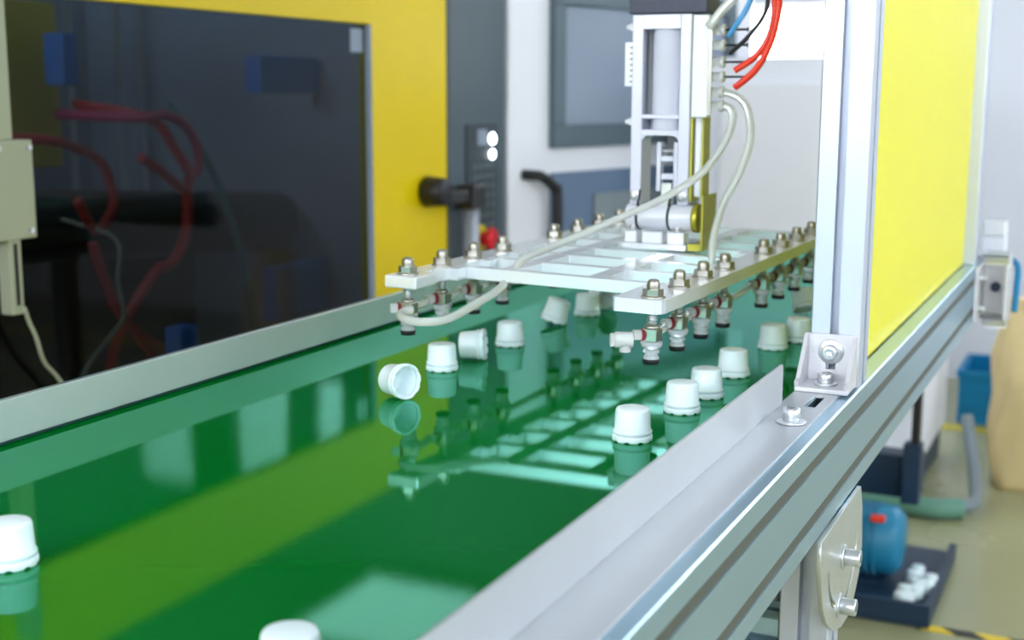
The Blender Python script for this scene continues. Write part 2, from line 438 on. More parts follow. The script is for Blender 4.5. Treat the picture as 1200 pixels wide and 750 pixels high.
# right guide plate: base sheet with oblong hole, upright flap
PX0, PX1 = -0.2484, -0.2112
hole = [(-0.2293, 1.0530), (-0.2193, 1.0530), (-0.2193, 1.0945), (-0.2293, 1.0945)]
gp = holed_plate('guide_plate', [(PX0, BY0), (PX1, BY0), (PX1, 1.144), (PX0, 1.144)], [hole], 0.0012, Matrix.Translation((0, 0, 0.0250)), 'sheet', None)
into(gp, cv)
flap_poly = [(BY0, 0.0262), (1.052, 0.0262), (1.054, 0.028), (1.0535, 0.0585), (1.049, 0.0600), (BY0, 0.0600)]
into(MB().prism(flap_poly, PX0, PX0 + 0.0018, X_AXIS).build('guide_flap', 'sheet'), cv)
socket_screw(None, (-0.2250, 0.9945, 0.0262), (0, 0, 1)).name = 'bolt'
into(bpy.data.objects['bolt'], cv)
# legs
leg_poly = profile_poly(0.042, 0.044, {'b': [0.021], 'r': [0.022], 't': [0.021], 'l': [0.022]})
def leg(x, y):
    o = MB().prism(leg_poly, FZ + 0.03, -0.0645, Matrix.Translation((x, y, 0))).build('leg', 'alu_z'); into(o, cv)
    MB().cyl((x + 0.021, y + 0.022, FZ), (x + 0.021, y + 0.022, FZ + 0.0298), 0.022, 20, 0.014).build('foot', 'rubber', o)
    return o
for x in (-0.2445, -0.8436):
    for y in ((1.064, -0.5) if x > -0.5 else (1.064, 2.06, -0.5)): leg(x, y)
# cross bars between the legs
cb = profile_poly(0.04, 0.04, {'b': [0.02], 'r': [0.02], 't': [0.02], 'l': [0.02]}, 0.008, 0.003, 0.016, 0.010)
for y, z in ((1.066, -0.205), (1.066, -0.275), (1.55, -0.1045)):
    into(MB().prism(cb, -0.799, -0.2455, Matrix.Translation((0, y, z)) @ X_AXIS).build('cross_bar', 'alu'), cv)
# hinge plate with two arc slots
outer = [(0.9861, -0.0642), (1.1490, -0.0642), (1.1600, -0.085), (1.1687, -0.1254)]
outer += [(1.160, -0.148), (1.1400, -0.1640), (1.115, -0.1718), (1.0850, -0.1705), (1.0493, -0.1600), (1.0200, -0.1425), (1.0040, -0.1250), (0.9955, -0.1048), (0.9880, -0.082)]
def arc_slot(pts, r):
    P = spline([(a, b, 0) for a, b in pts], 5); L_, R_ = [], []
    for i, p in enumerate(P):
        t = (P[min(i + 1, len(P) - 1)] - P[max(i - 1, 0)]).normalized(); nn = Vector((-t.y, t.x, 0))
        L_.append(p + nn * r); R_.append(p - nn * r)
    q = L_ + R_[::-1]
    return [(v.x, v.y) for v in q]
slotA = arc_slot([(1.138, -0.098), (1.137, -0.115), (1.128, -0.132), (1.108, -0.147), (1.085, -0.152)], 0.0036)
slotB = arc_slot([(1.021, -0.100), (1.027, -0.117), (1.040, -0.132), (1.056, -0.142)], 0.0034)
hp = holed_plate('hinge_plate', outer, [slotA, slotB], 0.0030, Matrix.Translation((-0.1978, 0, 0)) @ X_AXIS, 'zinc', None)
into(hp, cv)
for y, z in ((1.080, -0.106), (1.070, -0.1455)):
    s = socket_screw(None, (-0.1962, y, z), (1, 0, 0), 0.0072, 0.013, 0.0105)
    into(s, cv)
# end bracket on the far end of the beam
eb = MB().box(-0.2440, -0.1560, 2.150, 2.158, -0.070, 0.030, 0.002).box(-0.2002, -0.1945, 2.040, 2.149, -0.060, 0.022, 0.002).box(-0.162, -0.156, 2.085, 2.149, -0.060, 0.020, 0.002)
eo = into(eb.build('end_bracket', 'cast'), cv)
for y, z in ((2.07, 0.004), (2.07, -0.042)):
    s = socket_screw(eo, (-0.1942, y, z), (1, 0, 0), 0.006, 0.008, 0.010)
    s.parent = eo; 
MB().cyl((-0.178, 2.1495, -0.018), (-0.178, 2.141, -0.018), 0.0075, 20).build('knob', 'navy', eo)
for zz in (0.030, -0.066): MB().cyl((-0.192, 2.12, zz), (-0.158, 2.12, zz), 0.011, 20).build('tension_screw', 'steel', eo)

# ------------------------------------------------------------------ guard screen standing on the beam
gd = tag(empty('safety_guard', (-0.224, 1.6, 0.0242)), 'yellow panel in tall aluminium posts standing on the right conveyor beam', 'guard')
post_poly = profile_poly(0.0425, 0.0440, {'b': [0.0205], 'r': [0.024], 't': [0.0205], 'l': [0.022]}, 0.0075, 0.003, 0.016, 0.011)
PXL = -0.2455
for y in (1.1465, 2.068):
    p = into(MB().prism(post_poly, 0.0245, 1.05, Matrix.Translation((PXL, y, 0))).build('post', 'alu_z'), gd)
into(box('panel', 'acid', None, -0.2240, -0.2200, 1.182, 2.077, 0.0245, 1.02), gd)
into(MB().prism(post_poly, 1.1465, 2.112, Matrix.Translation((PXL, 0, 1.0515)) @ Y_AXIS).build('top_rail', 'alu'), gd)
# corner bracket (die-cast, with two ribs)
bx0, bx1, by0, by1, bz0 = -0.2488, -0.2035, 1.1045, 1.1460, 0.0262
cbk = MB()
T = 0.004
def slotted(face):  # web with a keyhole slot
    pass
kh = [(-0.2305, 0.0395), (-0.2215, 0.0395), (-0.2215, 0.0530), (-0.2235, 0.0560), (-0.2285, 0.0560), (-0.2305, 0.0530)]
web = holed_plate('corner_bracket', [(bx0, bz0), (bx1, bz0), (bx1, 0.0705), (bx0, 0.0705)], [kh], T - 0.0008, Matrix.Translation((0, by1 - T / 2, 0)) @ Matrix(((1, 0, 0, 0), (0, 0, -1, 0), (0, 1, 0, 0), (0, 0, 0, 1))), 'cast', None)
into(web, gd)
base_b = MB().box(bx0, bx1, by0, by1 - T - 0.0003, bz0, bz0 + T, 0.0008)
for xa in (bx0, bx1 - 0.0035):
    rib = [(by0 + 0.001, bz0 + T), (by1 - T - 0.0003, bz0 + T), (by1 - T - 0.0003, 0.0700), (by1 - T - 0.0040, 0.0705), (by0 + 0.006, bz0 + T + 0.0065), (by0, bz0 + T + 0.0050)]
    base_b.prism(rib, xa, xa + 0.0035, X_AXIS)
base_b.build('bracket_base', 'cast', web)
socket_screw(web, (-0.2260, by1 - T, 0.0560), (0, -1, 0), 0.0068, 0.0080, 0.0110)
socket_screw(web, (-0.2265, 1.1250, bz0 + T), (0, 0, 1), 0.0068, 0.0080, 0.0105)

# ------------------------------------------------------------------ bottle caps
def cap_meshes():
    prof = [(0.0000, 0.0255), (0.0110, 0.0255), (0.0123, 0.0251), (0.0130, 0.0241), (0.0133, 0.0225), (0.0141, 0.0086), (0.0147, 0.0081),
            (0.0152, 0.0074), (0.0152, 0.0064), (0.0142, 0.0059), (0.0142, 0.0046), (0.0132, 0.0046), (0.0126, 0.0060), (0.0118, 0.0225), (0.0110, 0.0238), (0.0, 0.0238)]
    shell = MB().lathe(prof, 40).mesh('cap_shell')
    b = bmesh.new(); seg = 54; rings = []
    pf = [(0.0146, 0.0047), (0.0155, 0.0042), (0.0157, 0.0030), (0.0156, 0.0012), (0.0154, 0.0), (0.0138, 0.0), (0.0134, 0.0020), (0.0134, 0.0047)]
    for k, (r, z) in enumerate(pf):
        ring = []
        for i in range(seg):
            zz = z
            if k in (4, 5): zz = 0.0011 if i % 6 in (0, 1) else 0.0
            ring.append(b.verts.new((r * math.cos(2 * PI * i / seg), r * math.sin(2 * PI * i / seg), zz)))
        rings.append(ring)
    for q in range(len(rings)):
        a, c = rings[q], rings[(q + 1) % len(rings)]
        for i in range(seg):
            f = b.faces.new((a[i], a[(i + 1) % seg], c[(i + 1) % seg], c[i])); f.smooth = k not in (4, 5)
    bmesh.ops.recalc_face_normals(b, faces=b.faces)
    me = bpy.data.meshes.new('cap_band'); b.to_mesh(me); b.free()
    shell.materials.append(MT['cap']); me.materials.append(MT['cap'])
    return shell, me
cap_shell, cap_band = cap_meshes()
for me in (cap_shell, cap_band): me.transform(Matrix.Scale(1.055, 4))
def cap(loc, rot, label, group='white bottle caps on the belt'):
    root = empty('bottle_cap', loc); root.rotation_euler = rot
    tag(root, label, 'bottle cap', group)
    new_obj('shell', cap_shell, None, root); new_obj('tamper_band', cap_band, None, root)
    return root
standing = [
    ((-0.3520, 0.9862), 'upright white cap nearest on the right, beside the guide flap'),
    ((-0.3452, 1.0954), 'upright white cap second from the front along the right guide flap'),
    ((-0.3427, 1.1608), 'upright white cap third from the front, partly behind the second one by the flap'),
    ((-0.3452, 1.2607), 'upright white cap fourth from the front, just left of the flap end'),
    ((-0.3446, 1.4179), 'upright white cap just left of the one beside the aluminium post'),
    ((-0.3294, 1.4727), 'upright white cap standing right beside the aluminium post'),
    ((-0.6193, 1.1597), 'upright white cap right of the one lying with its opening showing'),
    ((-0.6124, 1.3070), 'upright white cap between two toppled caps under the left arm of the frame'),
    ((-0.6100, 1.5313), 'upright white cap farthest back under the front bar of the gripper frame'),
    ((-0.5893, 0.5556), 'upright white cap alone at the left border of the picture'),
    ((-0.3458, 0.4930), 'white cap cut off by the bottom border of the picture')]
for (x, y), lb in standing: cap((x, y, 0.0001), (0, 0, random.uniform(0, 6)), lb)
def tumbled(cx, cy, axis, label, lift=0.0):
    """cap lying on the belt, axis = direction its closed top points to; lowest rim point touches z = 0"""
    ax = Vector(axis).normalized()
    q = Vector((0, 0, 1)).rotation_difference(ax)
    lo = 1e9
    for r, z in ((0.0166, 0.0), (0.0166, 0.0032), (0.0140, 0.0237), (0.0129, 0.0269)):
        for k in range(48):
            v = q @ Vector((r * math.cos(k * PI / 24), r * math.sin(k * PI / 24), z)); lo = min(lo, v.z)
    c = q @ Vector((0, 0, 0.0127))
    return cap((cx - c.x, cy - c.y, -lo + 0.0001), q.to_euler(), label)
tumbled(-0.597, 1.033, (-0.86, 0.34, -0.045), 'toppled white cap lying with its round opening facing the viewer')
tumbled(-0.613, 1.2186, (-0.93, -0.30, -0.06), 'toppled white cap leaning left between two upright caps')
tumbled(-0.6175, 1.4498, (0.27, 0.10, 0.95), 'tilted white cap tipped on its rim left of the farthest upright cap')
tumbled(-0.6112, 1.5881, (-0.75, 0.5, 0.1), 'toppled white cap mostly hidden behind the front bar of the frame')
tumbled(-0.3625, 1.6462, (-0.25, 0.3, 0.72), 'tilted white cap partly hidden by the aluminium post')

# ------------------------------------------------------------------ vacuum gripper frame (slightly turned and tilted)
U = Vector((0.9989, -0.0454, -0.0154)); V = Vector((0.0456, 0.9989, 0.0118)); W_ = U.cross(V)
tool = empty('vacuum_gripper')
tm = Matrix.Identity(4)
for r in range(3): tm[r][0] = U[r]; tm[r][1] = V[r]; tm[r][2] = W_[r]
tm.translation = (-0.4984, 1.0957, 0.119)
tool.matrix_world = tm
tag(tool, 'silver ladder-like gripper frame with two rows of suction cups above the belt', 'gripper')
NT, NB = -0.0163, -0.0283      # frame top and underside
PITCH = 0.0648
def tbox(name, mt, x0, x1, y0, y1, z0, z1, bev=0.0007, parent=tool): return box(name, mt, parent, x0, x1, y0, y1, z0, z1, bev)
VE = 0.545
# side rails with front ears
def rail_poly(sgn):
    if sgn > 0: return [(0.094, -0.013), (0.097, -0.016), (0.134, -0.016), (0.1395, -0.012), (0.1410, -0.006), (0.1410, VE), (0.112, VE), (0.112, 0.086), (0.106, 0.080), (0.094, 0.080)]
    return [(-0.1410, 0.034), (-0.1410, VE), (-0.112, VE), (-0.112, 0.05), (-0.118, 0.034)]
for s in (1, -1):
    MB().prism(rail_poly(s), NB, NT).build('side_rail', 'frame', tool)
    # rounded bolt pads along the rail
pl = MB().box(-0.1430, -0.1075, -0.016, 0.0225, NB, NT, 0.0016).box(-0.1400, -0.1200, 0.0226, 0.0339, NB, NT)
pl.build('end_ear', 'frame', tool)
for s in (1, -1):
    for i in (1, 2, 3, 5, 6, 7, 8):
        v = i * PITCH
        x0, x1 = (0.1005, 0.1119) if s > 0 else (-0.1119, -0.1005)
        if s > 0 and i == 1: continue
        tbox('bolt_pad', 'frame', x0, x1, v - 0.013, v + 0.004, NB, NT + 0.0001, 0.0006)
# cross bars and stringers
for k in range(8):
    v0 = 0.070 + k * PITCH + (0.000 if k == 0 else 0.001)
    x1 = 0.0938 if k == 0 else 0.1117
    tbox('cross_bar', 'frame', -0.1117, x1, v0, v0 + 0.0125, NB, NT, 0.0005)
for x0, x1 in ((-0.0675, -0.0490), (0.0265, 0.0450)):
    tbox('stringer', 'frame', x0, x1, 0.0712, VE - 0.002, NB + 0.0004, NT - 0.0003, 0.0004)

# suction cup meshes, origin on the frame top at the bolt
def hexnut(b, r, z0, z1):
    pr = [(r * math.cos(PI / 3 * k + 0.3), r * math.sin(PI / 3 * k + 0.3)) for k in range(6)]
    b.prism(pr, z0, z1)
cm = {}
b = MB(); hexnut(b, 0.0092, 0.0022, 0.0078)
b.lathe([(0.0, 0.0), (0.0104, 0.0), (0.0106, 0.0008), (0.0098, 0.0021), (0.0, 0.0021)], 24)
b.lathe([(0.0056, 0.0078), (0.0056, 0.0130), (0.0050, 0.0152), (0.0034, 0.0162), (0.0, 0.0163)], 20)
b.lathe([(0.0060, 0.0102), (0.0062, 0.0106), (0.0060, 0.0110)], 20)
cm['dome_nut'] = (b.mesh('dome_nut'), 'nickel')
b = MB(); b.lathe([(0.0, NB - NT), (0.0028, NB - NT), (0.0028, -0.026), (0.0, -0.026)], 14)
cm['stem'] = (b.mesh('stem'), 'steel')
b = MB(); turns = 4.5; pts = []
for k in range(int(turns * 12) + 1):
    a = k / 12 * 2 * PI; pts.append((0.0042 * math.cos(a), 0.0042 * math.sin(a), NB - NT - 0.0005 - 0.0108 * k / (turns * 12)))
b.tube(pts, 0.0007, 6, 0)
cm['spring'] = (b.mesh('spring'), 'steel')
b = MB(); b.lathe([(0, -0.0240), (0.0050, -0.0240), (0.0068, -0.0252), (0.0068, -0.0275), (0.0, -0.0275)], 20).box(-0.0072, 0.0072, -0.0072, 0.0072, -0.0385, -0.0275, 0.0007)
cm['block'] = (b.mesh('vacuum_block'), 'nickel')
b = MB(); b.lathe([(0.0, -0.0386), (0.0088, -0.0386), (0.0098, -0.0396), (0.0096, -0.0425), (0.0082, -0.0446), (0.0062, -0.0456), (0.0070, -0.0472), (0.0078, -0.0484), (0.0060, -0.0500), (0.0056, -0.0508), (0.0068, -0.0530), (0.0074, -0.0546), (0.0, -0.0546)], 28)
cm['bellows'] = (b.mesh('bellows'), 'silicone')
b = MB(); b.lathe([(0.0, -0.0547), (0.0072, -0.0547), (0.0075, -0.0560), (0.0072, -0.0592), (0.0050, -0.0594), (0.0, -0.0580)], 28)
cm['pad'] = (b.mesh('pad'), 'rubber')
b = MB(); b.cyl((0, -0.0073, -0.033), (0, -0.0100, -0.033), 0.0056, 20)
cm['ring'] = (b.mesh('ring'), 'redring')
b = MB(); b.cyl((0, -0.0101, -0.033), (0, -0.0170, -0.033), 0.0046, 18)
cm['fitting'] = (b.mesh('fitting'), 'milky')
for k, (me, mt) in cm.items(): me.materials.append(MT[mt])
for s in (-1, 1):
    for i in (0, 1, 2, 3, 5, 6, 7, 8):
        blk = new_obj('suction_cup', cm['block'][0], None, tool); blk.location = (s * 0.12635, i * PITCH, NT)
        for nm in ('dome_nut', 'stem', 'spring', 'bellows', 'pad', 'ring', 'fitting'):
            o = new_obj(nm, cm[nm][0], None, blk)
            if nm in ('ring', 'fitting'): o.rotation_euler.z = -0.55 if i else -0.9
    # short links between the blocks
    for i in (0, 1, 2, 3, 5, 6, 7):
        j = i + 1 if i != 3 else 5
        off = 0.0075
        MB().tube([(s * 0.12635, i * PITCH + off, NT - 0.033), (s * 0.12635 - 0.002, (i * PITCH + j * PITCH) / 2, NT - 0.034), (s * 0.12635 - 0.0085, j * PITCH - 0.0145, NT - 0.033)], 0.0036, 10, 5).build('link_hose', 'clear', tool)
# elbow plug on the front right cup
pg = MB().cyl((0.1130, -0.0105, NT - 0.0375), (0.0985, -0.0185, NT - 0.0375), 0.0072, 18, bev=0.0012).cyl((0.0985, -0.0186, NT - 0.0375), (0.0955, -0.0203, NT - 0.0375), 0.0060, 18).cyl((0.107, -0.014, NT - 0.039), (0.107, -0.014, NT - 0.048), 0.0052, 16)
pg.build('elbow_plug', 'milky', tool)

# ------------------------------------------------------------------ robot wrist
rb = tag(empty('robot_wrist', (-0.469, 1.41, 0.118)), 'silver pneumatic swivel wrist with black top plate holding the gripper frame', 'robot arm')
FY = 1.385                     # front face of the housing
def rbx(name, mt, x0, x1, y0, y1, z0, z1, bev=0.0, par=None):
    o = box(name, mt, None, x0, x1, y0, y1, z0, z1, bev)
    return into(o, rb) if par is None else o
def sub(o, par):               # a sub-part of a part whose own transform is identity apart from the root offset
    o.parent = par; return o
X0, X1 = -0.5030, -0.4360
hs = MB()
DY = 0.034
hs.box(X0, X0 + 0.0125, FY, FY + DY, 0.156, 0.360, 0.001).box(X1 - 0.0125, X1, FY, FY + DY, 0.156, 0.360, 0.001)
hs.box(X0 + 0.0125, X1 - 0.0125, FY, FY + DY, 0.3445, 0.360, 0.0005).box(X0 + 0.0125, X1 - 0.0125, FY, FY + DY, 0.2490, 0.2535, 0.0004).box(X0 + 0.0125, X1 - 0.0125, FY, FY + DY, 0.2310, 0.2370, 0.0004)
hs.box(X0 + 0.0125, X1 - 0.0125, FY + DY - 0.003, FY + DY, 0.2310, 0.3600)
house = into(hs.build('housing', 'housing'), rb)
# rounded upper corners of the fork opening
for xa, sg in ((X0 + 0.0125, 1), (X1 - 0.0125, -1)):
    P = [(xa, 0.2312)] + [(xa + sg * 0.008 * (1 - math.cos(t * PI / 10)) , 0.2232 + 0.008 * math.sin(t * PI / 10)) for t in range(0, 6)]
    sub(MB().prism(P, FY + 0.001, FY + 0.03, Y_AXIS).build('fork_corner', 'housing'), house)
cyl = into(MB().cyl((-0.4670, FY + 0.019, 0.2372), (-0.4670, FY + 0.019, 0.3444), 0.0172, 36).build('air_cylinder', 'satin'), rb)
into(MB().cyl((-0.4860, FY + 0.012, 0.2540), (-0.4860, FY + 0.012, 0.3440), 0.0025, 12).build('tie_rod', 'steel'), rb)
into(MB().cyl((-0.4615, FY + 0.017, 0.2090), (-0.4615, FY + 0.017, 0.2309), 0.0042, 18).build('piston_rod', 'steel'), rb)
ck = MB()
for xa in (-0.4745, -0.4550): ck.box(xa, xa + 0.0055, FY + 0.004, FY + 0.016, 0.170, 0.224, 0.0015)
ck.box(-0.4690, -0.4550, FY + 0.005, FY + 0.015, 0.2025, 0.2085, 0.0008).box(-0.4690, -0.4550, FY + 0.005, FY + 0.015, 0.1830, 0.1895, 0.0008)
clev = into(ck.build('clevis', 'housing'), rb)
sub(MB().cyl((-0.4755, FY + 0.010, 0.216), (-0.4485, FY + 0.010, 0.216), 0.0028, 14).build('pin', 'steel'), clev)
rbx('link_arm', 'zinc', -0.4685, -0.4560, FY + 0.004, FY + 0.014, 0.152, 0.1795, 0.001)
# pivot tube
pv = MB().cyl((-0.5060, FY + 0.006, 0.1420), (-0.4300, FY + 0.006, 0.1420), 0.0140, 32, bev=0.0015)
pvo = into(pv.build('pivot_shaft', 'satin'), rb)
for xa in (-0.4935, -0.4575):
    sub(MB().cyl((xa, FY + 0.006, 0.1420), (xa + 0.0025, FY + 0.006, 0.1420), 0.0148, 32).build('seal_ring', 'rubber'), pvo)
    sub(MB().tube([(xa + 0.001, FY - 0.004, 0.155), (xa + 0.003, FY - 0.004, 0.163), (xa + 0.002, FY + 0.002, 0.172)], 0.0013, 8, 4).build('sensor_lead', 'rubber'), pvo)
into(MB().cyl((-0.4299, FY + 0.006, 0.1420), (-0.4230, FY + 0.006, 0.1420), 0.0160, 28, bev=0.001).build('end_cap', 'olive_metal'), rb)
for x in (X0 + 0.006, X1 - 0.007):
    s = socket_screw(None, (x, FY, 0.165), (0, -1, 0), 0.0038, 0.004, 0.0060); into(s, rb)
# mount blocks on the gripper frame
FT = 0.1075                    # frame top at the mount
def fz(x, y):                  # height of the tilted frame top below a point
    return 0.119 + NT + (-(x + 0.4984) * W_.x - (y - 1.0957) * W_.y) / W_.z
mz = max(fz(-0.51, 1.37), fz(-0.42, 1.37), fz(-0.51, 1.43), fz(-0.42, 1.43)) + 0.0004
rbx('mount_plate', 'frame', -0.5065, -0.4330, 1.372, 1.432, mz, mz + 0.0065, 0.0007)
for xa, xb in ((-0.5040, -0.4900), (-0.4840, -0.4610), (-0.4550, -0.4360)):
    rbx('mount_block', 'frame', xa, xb, 1.374, 1.392, mz + 0.0066, 0.1270, 0.0008)
for xa in (-0.497, -0.446):
    s = socket_screw(None, (xa, 1.383, 0.1271), (0, 0, 1), 0.0042, 0.004, 0.0058); into(s, rb)
rbx('angle_foot', 'olive_metal', -0.4325, -0.4180, 1.376, 1.425, mz, mz + 0.0075, 0.0006)
rbx('angle_plate', 'olive_metal', -0.4180, -0.4155, 1.376, 1.425, mz, 0.168, 0.0006)
# side plates below the manifold
rbx('side_plate', 'olive_metal', -0.4355, -0.4330, FY + 0.002, FY + DY, 0.160, 0.250, 0.0004)
rbx('side_strip', 'olive_metal', -0.4205, -0.4185, FY - 0.005, FY + 0.02, 0.166, 0.252, 0.0004)
rbx('side_rod', 'satin', -0.4310, -0.4225, FY + 0.004, FY + 0.016, 0.165, 0.251, 0.002)
# black top plate and robot arm above
rbx('top_plate', 'blackplate', -0.5060, -0.4190, FY - 0.004, FY + 0.045, 0.3606, 0.3770, 0.001)
rbx('upper_flange', 'frame', -0.4910, -0.4520, FY + 0.000, FY + 0.040, 0.3771, 0.420, 0.001)
rbx('upper_block', 'oily', -0.4515, -0.4260, FY + 0.004, FY + 0.040, 0.3771, 0.410, 0.001)
rbx('vertical_arm', 'alu_z', -0.5000, -0.4400, FY - 0.005, FY + 0.055, 0.4205, 1.10, 0.002)
rbx('gantry_carriage', 'frame', -0.54, -0.40, FY + 0.0555, FY + 0.075, 0.94, 1.09, 0.003)
rbx('gantry_hanger', 'alu_z', -0.51, -0.43, FY + 0.0755, FY + 0.155, 0.95, CZ - 0.001, 0.003)
# valve manifold with six push-in fittings
mf = rbx('manifold', 'manifold', -0.4290, -0.4118, FY - 0.018, FY - 0.002, 0.2515, 0.3575, 0.0008)
for i, z in enumerate((0.3420, 0.3262, 0.3090, 0.2937, 0.2778, 0.2636)):
    f = MB().cyl((-0.4117, FY - 0.010, z), (-0.4010, FY - 0.010, z), 0.0050, 18).cyl((-0.4010, FY - 0.010, z), (-0.3960, FY - 0.010, z), 0.0062, 18, bev=0.0008)
    fo = sub(f.build('push_fitting', 'milky'), mf)
    if i < 4:
        sub(MB().cyl((-0.3959, FY - 0.010, z), (-0.3725, FY - 0.012, z), 0.0012, 10).cyl((-0.3725, FY - 0.012, z), (-0.3715, FY - 0.012, z), 0.0022, 10).build('plug_pin', 'black'), mf)
sub(box('gasket_strip', 'nickel', None, -0.4117, -0.4080, FY - 0.0178, FY - 0.0160, 0.254, 0.350), mf)
# scale strip and two grease nipples on the left flank
sc = rbx('scale_strip', 'manifold', -0.5125, -0.5034, FY + 0.004, FY + 0.0065, 0.2840, 0.3310, 0.0003)
for k in range(7): sub(box('tick', 'dark_paint', None, -0.5065, -0.5036, FY + 0.0034, FY + 0.0039, 0.2878 + k * 0.0061, 0.2895 + k * 0.0061), sc)
for z in (0.3475, 0.2455):
    into(MB().cyl((-0.5032, FY + 0.008, z), (-0.5075, FY + 0.008, z), 0.0040, 14).cyl((-0.5075, FY + 0.008, z), (-0.5120, FY + 0.008, z), 0.0030, 14, 0.0022).build('nipple', 'manifold'), rb)

# ------------------------------------------------------------------ hoses
def hose(name, pts, r, mt, label, cat='hose', group=None):
    return tag(MB().tube(pts, r, 14, 8).build(name, mt), label, cat, group)
hose('air_hose', [(-0.6100, 1.0840, 0.0735), (-0.6150, 1.0770, 0.0728), (-0.6110, 1.0620, 0.0712), (-0.5970, 1.0500, 0.0700), (-0.5790, 1.0490, 0.0695), (-0.5640, 1.0680, 0.0705), (-0.5587, 1.1161, 0.0781), (-0.5547, 1.1569, 0.0865),
                  (-0.5541, 1.1871, 0.0985), (-0.5510, 1.2100, 0.1115), (-0.5400, 1.2700, 0.1200), (-0.4922, 1.3100, 0.1442), (-0.4428, 1.3300, 0.1689), (-0.4064, 1.3450, 0.1968),
                  (-0.3887, 1.3600, 0.2277), (-0.3844, 1.3690, 0.2480), (-0.3880, 1.3750, 0.2600), (-0.3958, 1.3750, 0.2636)], 0.0040, 'clear', 'clear hose looping from the left front suction cup up to the manifold')
hose('air_hose', [(-0.3900, 1.3200, 0.0850), (-0.3880, 1.3200, 0.1081), (-0.3883, 1.3250, 0.1280), (-0.3808, 1.3300, 0.1633), (-0.3675, 1.3400, 0.1956), (-0.3597, 1.3500, 0.2285), (-0.3651, 1.3600, 0.2570), (-0.3779, 1.3700, 0.2718), (-0.3958, 1.3750, 0.2778)], 0.0040, 'clear', 'clear hose dropping from the manifold into the right side of the gripper frame')
hose('air_hose', [(-0.3800, 1.3560, 0.2997), (-0.3599, 1.3580, 0.3134), (-0.3473, 1.3600, 0.3321), (-0.3419, 1.3600, 0.3532), (-0.3417, 1.3600, 0.3701), (-0.3464, 1.3600, 0.4038), (-0.40, 1.42, 0.50), (-0.4390, 1.43, 0.56)], 0.0034, 'red', 'upper of the two red hoses beside the manifold')
hose('air_hose', [(-0.3776, 1.3500, 0.2822), (-0.3568, 1.3500, 0.3003), (-0.3435, 1.3500, 0.3232), (-0.3366, 1.3500, 0.3484), (-0.3350, 1.3500, 0.3694), (-0.3384, 1.3500, 0.4028), (-0.39, 1.41, 0.51), (-0.4390, 1.42, 0.58)], 0.0036, 'red', 'lower longer of the two red hoses beside the manifold')
hose('air_hose', [(-0.3900, 1.3660, 0.3352), (-0.3790, 1.3600, 0.3488), (-0.3697, 1.3600, 0.3640), (-0.3633, 1.3600, 0.3834), (-0.3650, 1.3650, 0.4043), (-0.41, 1.40, 0.47), (-0.4390, 1.41, 0.50)], 0.0028, 'bluehose', 'short light blue hose at the top of the manifold')
hose('air_hose', [(-0.3880, 1.3640, 0.3170), (-0.3695, 1.3600, 0.3324), (-0.3542, 1.3600, 0.3518), (-0.3487, 1.3600, 0.3703), (-0.3520, 1.3600, 0.4039), (-0.40, 1.40, 0.48), (-0.4390, 1.41, 0.53)], 0.0024, 'black', 'thin black hose between the blue and the red hoses')
hose('air_hose', [(-0.4100, 1.3600, 0.3440), (-0.3970, 1.3600, 0.3600), (-0.3820, 1.3600, 0.3768), (-0.3760, 1.3650, 0.4053), (-0.41, 1.39, 0.46), (-0.4390, 1.40, 0.48)], 0.0050, 'clear', 'thick milky hose leaving the top of the manifold')

# ------------------------------------------------------------------ moulding machine (guard door, pillar, inside)
XW = -1.4
mc = tag(empty('moulding_machine', (-1.9, 1.8, FZ)), 'yellow injection moulding machine with a dark window and charcoal control pillar', 'machine')
def mk(name, mt, x0, x1, y0, y1, z0, z1, bev=0.0): return into(box(name, mt, None, x0, x1, y0, y1, z0, z1, bev), mc)
YT = 0.568
MY0, WY0, WY1, WZ0, WZ1 = -0.6, 0.35, 2.330, -0.30, 0.408
dp = MB().box(XW - 0.03, XW, MY0, WY0, FZ + 0.02, YT).box(XW - 0.03, XW, WY1, 2.650, FZ + 0.02, YT).box(XW - 0.03, XW, WY0, WY1, WZ1, YT).box(XW - 0.03, XW, WY0, WY1, FZ + 0.02, WZ0)
into(dp.build('door_panel', 'yellow'), mc)
pn = mk('window_pane', 'pane', XW - 0.016, XW - 0.012, WY0 + 0.001, WY1 - 0.001, WZ0 + 0.001, WZ1 - 0.001)
mk('window_trim', 'screen', XW - 0.011, XW + 0.001, WY1 - 0.006, WY1 - 0.001, WZ0 + 0.001, WZ1 - 0.001)
mk('corner_sticker', 'screen', XW - 0.0118, XW - 0.0112, 2.270, 2.316, 0.352, 0.398)
# inside
mk('platen', 'inner', -2.45, -2.40, MY0, 2.64, FZ + 0.02, YT - 0.02)
mk('end_wall', 'inner', -2.399, XW - 0.031, 2.615, 2.645, FZ + 0.02, YT - 0.02)
mk('end_wall', 'inner', -2.399, XW - 0.031, MY0, MY0 + 0.03, FZ + 0.02, YT - 0.02)
mk('sump', 'oily', -2.399, XW - 0.031, MY0 + 0.031, 2.614, -0.42, -0.40)
mk('inner_panel', 'olive', -2.06, -2.00, 1.70, 2.096, 0.121, 0.45, 0.004)
mk('inner_frame', 'oily', -2.20, -1.95, 1.10, 2.45, -0.39, 0.02, 0.01)
cyo = into(MB().cyl((-1.82, 1.75, 0.035), (-1.82, 2.608, -0.028), 0.068, 32, bev=0.03).build('clamp_cylinder', 'oily'), mc)
for y, zz in ((2.20, 0.05), (2.34, 0.12), (2.50, 0.05), (2.62, 0.2)):
    into(MB().cyl((-2.2, min(y, 2.58), -0.1), (-2.2, min(y, 2.58), 0.5), 0.008, 10).build('tie_bar', 'steel'), mc)
mk('valve_block', 'blockblue', -1.74, -1.70, 2.370, 2.598, 0.270, 0.350, 0.004)
